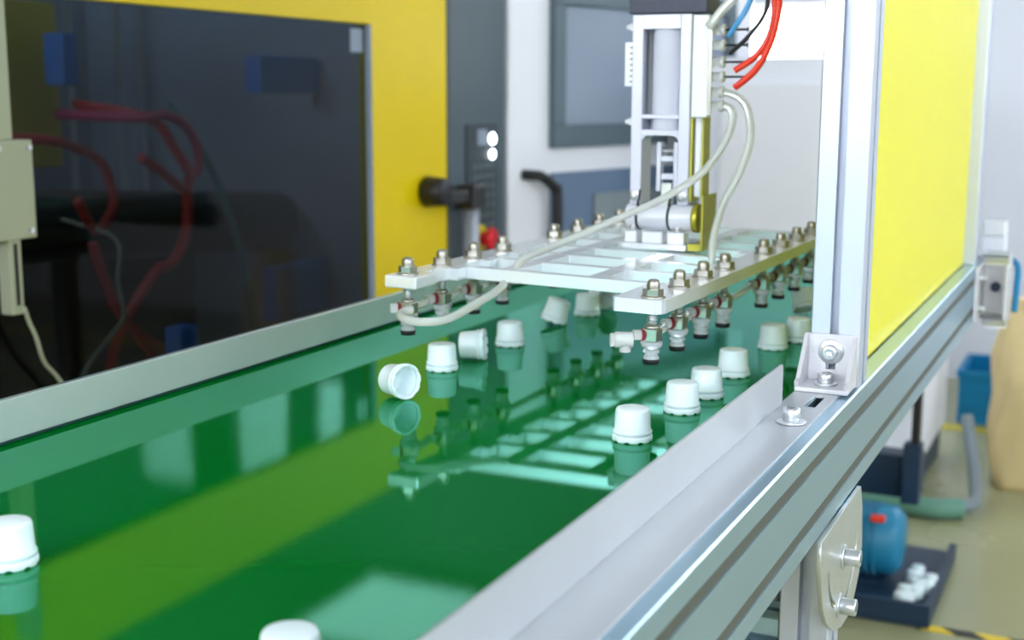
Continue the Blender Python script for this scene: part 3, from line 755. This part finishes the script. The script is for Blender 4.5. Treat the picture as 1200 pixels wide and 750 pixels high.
mk('valve_block', 'blockblue', -1.72, -1.68, 2.380, 2.580, -0.225, -0.108, 0.004)
mk('valve_block', 'blockblue', -1.95, -1.90, 2.004, 2.045, 0.285, 0.386, 0.004)
mk('valve_block', 'blockblue', -1.62, -1.58, 1.93, 1.985, -0.215, -0.160, 0.004)
def cable(pts, r, mt): return into(MB().tube(pts, r, 10, 6).build('cable', mt), mc)
cable([(-1.70, 1.982, 0.151), (-1.70, 2.053, 0.114), (-1.70, 2.103, 0.083), (-1.70, 2.123, 0.111), (-1.71, 2.095, 0.162), (-1.73, 2.048, 0.221), (-1.9, 2.03, 0.25)], 0.010, 'cablered')
cable([(-1.9, 1.98, 0.23), (-1.72, 2.010, 0.225), (-1.72, 2.072, 0.229), (-1.72, 2.135, 0.211), (-1.72, 2.173, 0.167), (-1.72, 2.176, 0.124), (-1.71, 2.128, 0.093)], 0.010, 'cablepink')
cable([(-1.70, 2.111, 0.094), (-1.70, 2.113, 0.035), (-1.70, 2.096, -0.023), (-1.70, 2.055, -0.061), (-1.70, 2.003, -0.075), (-1.75, 1.95, -0.2), (-1.8, 1.95, -0.39)], 0.011, 'cablered')
cable([(-1.70, 1.66, 0.20), (-1.65, 1.703, 0.193), (-1.65, 1.752, 0.181), (-1.65, 1.818, 0.152), (-1.65, 1.845, 0.097), (-1.65, 1.838, 0.060), (-1.65, 1.797, 0.033), (-1.65, 1.755, 0.089)], 0.009, 'cablered')
cable([(-1.65, 1.787, 0.011), (-1.65, 1.809, -0.045), (-1.65, 1.848, -0.120), (-1.65, 1.901, -0.184), (-1.65, 1.934, -0.231), (-1.68, 1.97, -0.39)], 0.009, 'cablered')
cable([(-1.65, 1.83, -0.10), (-1.65, 1.869, -0.147), (-1.65, 1.913, -0.178), (-1.65, 1.971, -0.230), (-1.68, 2.05, -0.39)], 0.009, 'cablered')
cable([(-1.80, 2.19, 0.25), (-1.75, 2.216, 0.165), (-1.75, 2.277, 0.082), (-1.75, 2.330, -0.022), (-1.75, 2.370, -0.139), (-1.75, 2.395, -0.277), (-1.75, 2.40, -0.39)], 0.007, 'cableteal')
cable([(-1.72, 1.79, 0.05), (-1.60, 1.790, 0.021), (-1.60, 1.791, -0.054), (-1.60, 1.802, -0.117), (-1.60, 1.756, -0.155), (-1.60, 1.689, -0.211), (-1.62, 1.60, -0.39)], 0.004, 'cream')
cable([(-1.376, 1.352, -0.020), (-1.38, 1.362, -0.040), (-1.38, 1.374, -0.065), (-1.385, 1.392, -0.105), (-1.386, 1.423, -0.140), (-1.386, 1.50, -0.25)], 0.003, 'cream')
# cream bracket in front of the pane
bo = MB().box(-1.3985, -1.372, 1.322, 1.346, 0.211, 0.500, 0.002).box(-1.3985, -1.370, 1.300, 1.378, 0.076, 0.2105, 0.002).box(-1.3985, -1.376, 1.331, 1.353, -0.028, 0.0758, 0.002)
bo = into(bo.build('door_bracket', 'cream'), mc)
for y, z in ((1.370, 0.200), (1.366, 0.087), (1.315, 0.200)):
    sub(MB().cyl((-1.3699, y, z), (-1.366, y, z), 0.004, 10).build('screw', 'steel'), bo)
sub(box('slot_groove', 'oily', None, -1.3759, -1.3752, 1.339, 1.345, -0.015, 0.070), bo)
# sliding door handle: black knob, arm, aluminium tube
hd = MB().cyl((XW + 0.001, 2.545, 0.060), (XW + 0.055, 2.545, 0.060), 0.034, 28, 0.030, bev=0.006).box(XW + 0.018, XW + 0.05, 2.56, 2.70, 0.028, 0.058, 0.005).box(XW + 0.010, XW + 0.060, 2.670, 2.735, 0.012, 0.066, 0.006)
hdo = into(hd.build('door_handle', 'black'), mc)
sub(MB().cyl((XW + 0.035, 2.702, -0.50), (XW + 0.035, 2.702, 0.0118), 0.0185, 24).build('handle_tube', 'alu_z'), hdo)
sub(MB().box(XW + 0.001, XW + 0.060, 2.670, 2.735, -0.555, -0.501, 0.006).build('handle_foot', 'black'), hdo)
# control pillar
mk('seam_strip', 'black', XW - 0.02, XW - 0.004, 2.6505, 2.662, FZ + 0.02, 0.568)
pil = mk('control_pillar', 'dark_paint', XW - 0.30, XW, 2.6625, 2.955, FZ + 0.001, 0.57, 0.004)
kp = mk('key_panel', 'keypad', XW + 0.0003, XW + 0.006, 2.742, 2.905, -0.190, 0.200, 0.002)
for rr in range(8):
    for c_ in range(4):
        y = 2.775 + c_ * 0.031; z = 0.100 - rr * 0.023
        sub(box('key', 'key', None, XW + 0.0061, XW + 0.010, y - 0.011, y + 0.011, z - 0.007, z + 0.007, 0.001), kp)
sub(box('display', 'screen', None, XW + 0.0061, XW + 0.008, 2.792, 2.838, 0.150, 0.188), kp)
for z, s_ in ((0.1640, 0.0135), (0.1270, 0.0115)):
    sub(MB().cyl((XW + 0.0061, 2.868, z), (XW + 0.012, 2.868, z), s_, 20, bev=0.002).build('indicator_light', 'led'), kp)
sub(MB().cyl((XW + 0.0061, 2.800, -0.068), (XW + 0.016, 2.800, -0.068), 0.032, 28, bev=0.003).build('stop_button_base', 'yellow'), kp)
sub(MB().cyl((XW + 0.0161, 2.800, -0.068), (XW + 0.030, 2.800, -0.068), 0.016, 20).cyl((XW + 0.030, 2.800, -0.068), (XW + 0.048, 2.800, -0.068), 0.027, 28, bev=0.006).build('stop_button', 'estop'), kp)

# ------------------------------------------------------------------ white cabinet with screen, turned towards the conveyor
ang = -math.atan2(0.2861, 0.9582)
cb_ = empty('operator_cabinet', (-1.395, 2.968, FZ)); cb_.rotation_euler = (0, 0, ang)
tag(cb_, 'white operator cabinet with a large grey screen and black grab handle', 'cabinet')
# local: y runs along the front, -x is into the cabinet, z from the floor
def ck_(name, mt, x0, x1, y0, y1, z0, z1, bev=0.0, par=None):
    return box(name, mt, par or cb_, x0, x1, y0, y1, z0 + ZB, z1 + ZB, bev)
ck_('body', 'white', -0.24, 0, 0.0, 1.115, -0.799, 0.57, 0.006)
bz = MB()
sy0, sy1, sz0, sz1 = 0.150, 0.985, 0.133, 0.54
for a in ((sy0, sy1, sz0, sz0 + 0.058), (sy0, sy1, sz1 - 0.05, sz1), (sy0, sy0 + 0.042, sz0 + 0.058, sz1 - 0.05), (sy1 - 0.042, sy1, sz0 + 0.058, sz1 - 0.05)):
    bz.box(0.0005, 0.024, a[0], a[1], a[2] + ZB, a[3] + ZB, 0.003)
bzo = bz.build('screen_bezel', 'bezel', cb_)
ck_('screen', 'screen', 0.0005, 0.010, sy0 + 0.043, sy1 - 0.043, sz0 + 0.059, sz1 - 0.051, 0.0, bzo)
lp = ck_('lower_panel', 'bluegrey', 0.0005, 0.012, 0.155, 1.080, -0.36, 0.070, 0.003)
ck_('vent_cover', 'greyhose', 0.0125, 0.022, 0.32, 0.62, -0.20, 0.010, 0.004, lp)
hh = MB().tube([(0.0005, 0.055, 0.070 + ZB), (0.030, 0.062, 0.069 + ZB), (0.040, 0.080, 0.065 + ZB), (0.040, 0.128, 0.036 + ZB), (0.040, 0.140, 0.010 + ZB), (0.040, 0.140, -0.25 + ZB), (0.030, 0.136, -0.28 + ZB), (0.0005, 0.13, -0.285 + ZB)], 0.0135, 12, 5)
hh.build('grab_handle', 'black', cb_)

# ------------------------------------------------------------------ things beyond the far end of the beam
vb = tag(empty('junction_box', (-0.188, 2.19, 0.031)), 'small white box above the blue hose at the beam end', 'box')
MB().box(-0.018, 0.018, -0.0195, 0.02, 0.001, 0.026, 0.002).build('body', 'wall', vb)
MB().box(-0.0175, 0.0175, -0.02, 0.02, 0.0265, 0.050, 0.003).build('lid', 'white', vb)
tag(MB().tube([(-0.205, 2.165, 0.024), (-0.196, 2.165, 0.0262), (-0.172, 2.165, 0.0262), (-0.156, 2.165, 0.022), (-0.149, 2.165, 0.010), (-0.149, 2.165, -0.020), (-0.150, 2.165, -0.058)], 0.0048, 12, 6).build('blue_hose', 'crate'), 'bright blue hose bent over the beam end bracket', 'hose')

# distant low things on the right, under and beyond the beam
wc = tag(empty('hopper_cabinet', (-0.75, 3.9, FZ)), 'white sheet metal cabinet beyond the conveyor legs', 'cabinet')
into(box('body', 'wall', None, -1.06, -0.46, 3.45, 4.10, -0.72, 0.365, 0.012), wc)
into(box('plinth', 'navy', None, -1.04, -0.47, 3.47, 4.08, -0.799, -0.7205), wc)
into(box('door', 'white', None, -1.00, -0.52, 3.436, 3.4495, -0.66, 0.30, 0.004), wc)
pb = tag(empty('pump_unit', (-0.42, 2.85, FZ)), 'blue electric motor on a navy base tray under the conveyor', 'motor')
tr = MB().box(-0.62, -0.305, 2.66, 3.10, -0.799, -0.775, 0.004).box(-0.62, -0.305, 2.66, 2.675, -0.775, -0.750).box(-0.32, -0.305, 2.676, 3.10, -0.775, -0.757)
into(tr.build('base_tray', 'navy'), pb)
mo = MB().cyl((-0.60, 2.86, -0.688), (-0.392, 2.86, -0.688), 0.076, 36, bev=0.018)
moo = into(mo.build('motor_body', 'motor'), pb)
for k in range(9): sub(MB().cyl((-0.575 + k * 0.016, 2.86, -0.688), (-0.570 + k * 0.016, 2.86, -0.688), 0.080, 32).build('cooling_fin', 'motor'), moo)
sub(MB().box(-0.455, -0.425, 2.80, 2.84, -0.634, -0.622, 0.002).build('warning_label', 'red'), moo)
into(box('motor_foot', 'navy', None, -0.58, -0.42, 2.80, 2.92, -0.7745, -0.7665), pb)
into(box('support_beam', 'navy', None, -0.78, -0.385, 3.02, 3.09, -0.640, -0.540, 0.004), pb)
into(box('column', 'navy', None, -0.60, -0.54, 3.03, 3.08, -0.774, -0.6405), pb)
into(box('upright_lever', 'black', None, -0.405, -0.386, 2.98, 3.01, -0.56, -0.38, 0.004), pb)
into(box('lever_clamp', 'navy', None, -0.420, -0.380, 2.975, 3.0195, -0.640, -0.50, 0.004), pb)
for i in range(9):
    a = (-0.345 + random.uniform(-0.030, 0.018), 2.715 + (i % 5) * 0.045 + random.uniform(-0.01, 0.01))
    c = cap((a[0], a[1], -0.7745), (0, 0, random.uniform(0, 6)), 'white cap fallen on the navy tray beside the blue motor', 'fallen caps on the motor tray')
# hoses on the floor
hose('floor_hose', [(-0.62, 3.40, -0.772), (-0.50, 3.41, -0.772), (-0.40, 3.40, -0.772), (-0.33, 3.43, -0.772)], 0.026, 'greenhose', 'thick grey green hose lying on the floor behind the motor')
hose('drain_pipe', [(-0.36, 3.72, -0.60), (-0.34, 3.66, -0.66), (-0.315, 3.58, -0.74), (-0.31, 3.50, -0.775), (-0.345, 3.465, -0.776)], 0.017, 'greyhose', 'grey pipe bending down to the floor beside the paper sack', 'pipe')
# blue crate
cr = empty('storage_crate', (-0.365, 4.62, FZ)); tag(cr, 'blue plastic crate on the floor near the back wall', 'crate')
cc = MB()
for a in ((-0.10, 0.10, -0.15, -0.14), (-0.10, 0.10, 0.14, 0.15), (-0.10, -0.09, -0.14, 0.14), (0.09, 0.10, -0.14, 0.14)): cc.box(a[0], a[1], a[2], a[3], 0.012, 0.175)
cc.box(-0.10, 0.10, -0.15, 0.15, 0.001, 0.0119); cc.build('tub', 'crate', cr)
rm = MB()
for a in ((-0.108, 0.108, -0.158, -0.1505), (-0.108, 0.108, 0.1505, 0.158), (-0.108, -0.1005, -0.15, 0.15), (0.1005, 0.108, -0.15, 0.15)): rm.box(a[0], a[1], a[2], a[3], 0.155, 0.178)
rm.build('rim', 'crate', cr)
for z in (0.05, 0.10): box('rib', 'crate', cr, -0.098, 0.098, -0.1545, -0.1501, z, z + 0.008)
struct(box('trim_1', 'stripe', None, -1.6, XR, 4.36, 4.44, FZ + 0.0002, FZ + 0.0012), 'yellow marking stripe across the floor')
tag(box('hazard_tape', 'tape', None, -0.33, 0.7, 2.655, 2.685, FZ + 0.0003, FZ + 0.0014), 'black and yellow hazard tape on the floor beside the motor tray', 'tape')
bpy.data.objects['hazard_tape'].rotation_euler = (0, 0, 0)
# paper sack
def sack(cx, cy):
    b = bmesh.new(); nu, nv = 40, 26; rows = []
    for j in range(nv + 1):
        t = j / nv; z = 0.50 * t
        wx = 0.145 * (1 - 0.25 * max(0, t - 0.75) / 0.25) * (0.86 + 0.14 * math.sin(min(1, t * 3) * PI / 2)) * (1 + 0.04 * math.sin(9 * t))
        wy = 0.10 * (1 - 0.80 * max(0, t - 0.6) / 0.4) * (0.86 + 0.14 * math.sin(min(1, t * 3) * PI / 2))
        row = []
        for i in range(nu):
            a = 2 * PI * i / nu; c, s = math.cos(a), math.sin(a); e = 0.55
            x = wx * math.copysign(abs(c) ** e, c); y = wy * math.copysign(abs(s) ** e, s)
            k = 1 + 0.035 * math.sin(5 * a + 7 * t) + 0.02 * math.sin(11 * a - 13 * t)
            row.append(b.verts.new((x * k, y * k, z + (0.012 * math.sin(4 * a) * (t > 0.9)))))
        rows.append(row)
    for p, q in zip(rows[:-1], rows[1:]):
        for i in range(nu):
            f = b.faces.new((p[i], p[(i + 1) % nu], q[(i + 1) % nu], q[i])); f.smooth = True
    b.faces.new(rows[0][::-1]); b.faces.new(rows[-1])
    me = bpy.data.meshes.new('paper_sack'); b.to_mesh(me); b.free()
    r = empty('paper_sack', (cx, cy, FZ)); tag(r, 'upright tan paper sack standing on the floor at the right border', 'sack')
    new_obj('bag', me, 'sack', r)
    st = MB().box(-0.115, 0.115, -0.024, 0.024, 0.5005, 0.525, 0.004); st.build('folded_top', 'sack', r)
    return r
sack(-0.165, 3.82)
# handrail along the back aisle
hr = MB().tube([(-0.10, 4.3, -0.02), (-0.10, 5.05, -0.02)], 0.012, 10, 2).cyl((-0.10, 4.32, FZ), (-0.10, 4.32, -0.03), 0.012, 10).cyl((-0.10, 5.03, FZ), (-0.10, 5.03, -0.03), 0.012, 10)
hro = tag(empty('handrail', (-0.10, 4.7, FZ)), 'thin grey handrail in front of the back wall', 'handrail')
into(hr.build('rail', 'greyhose'), hro)

# ------------------------------------------------------------------ lift everything so that the floor is at z = 0
for o in list(S.objects):
    if o.parent is None and o is not cam:
        o.location.z += ZB
bpy.context.view_layer.update()
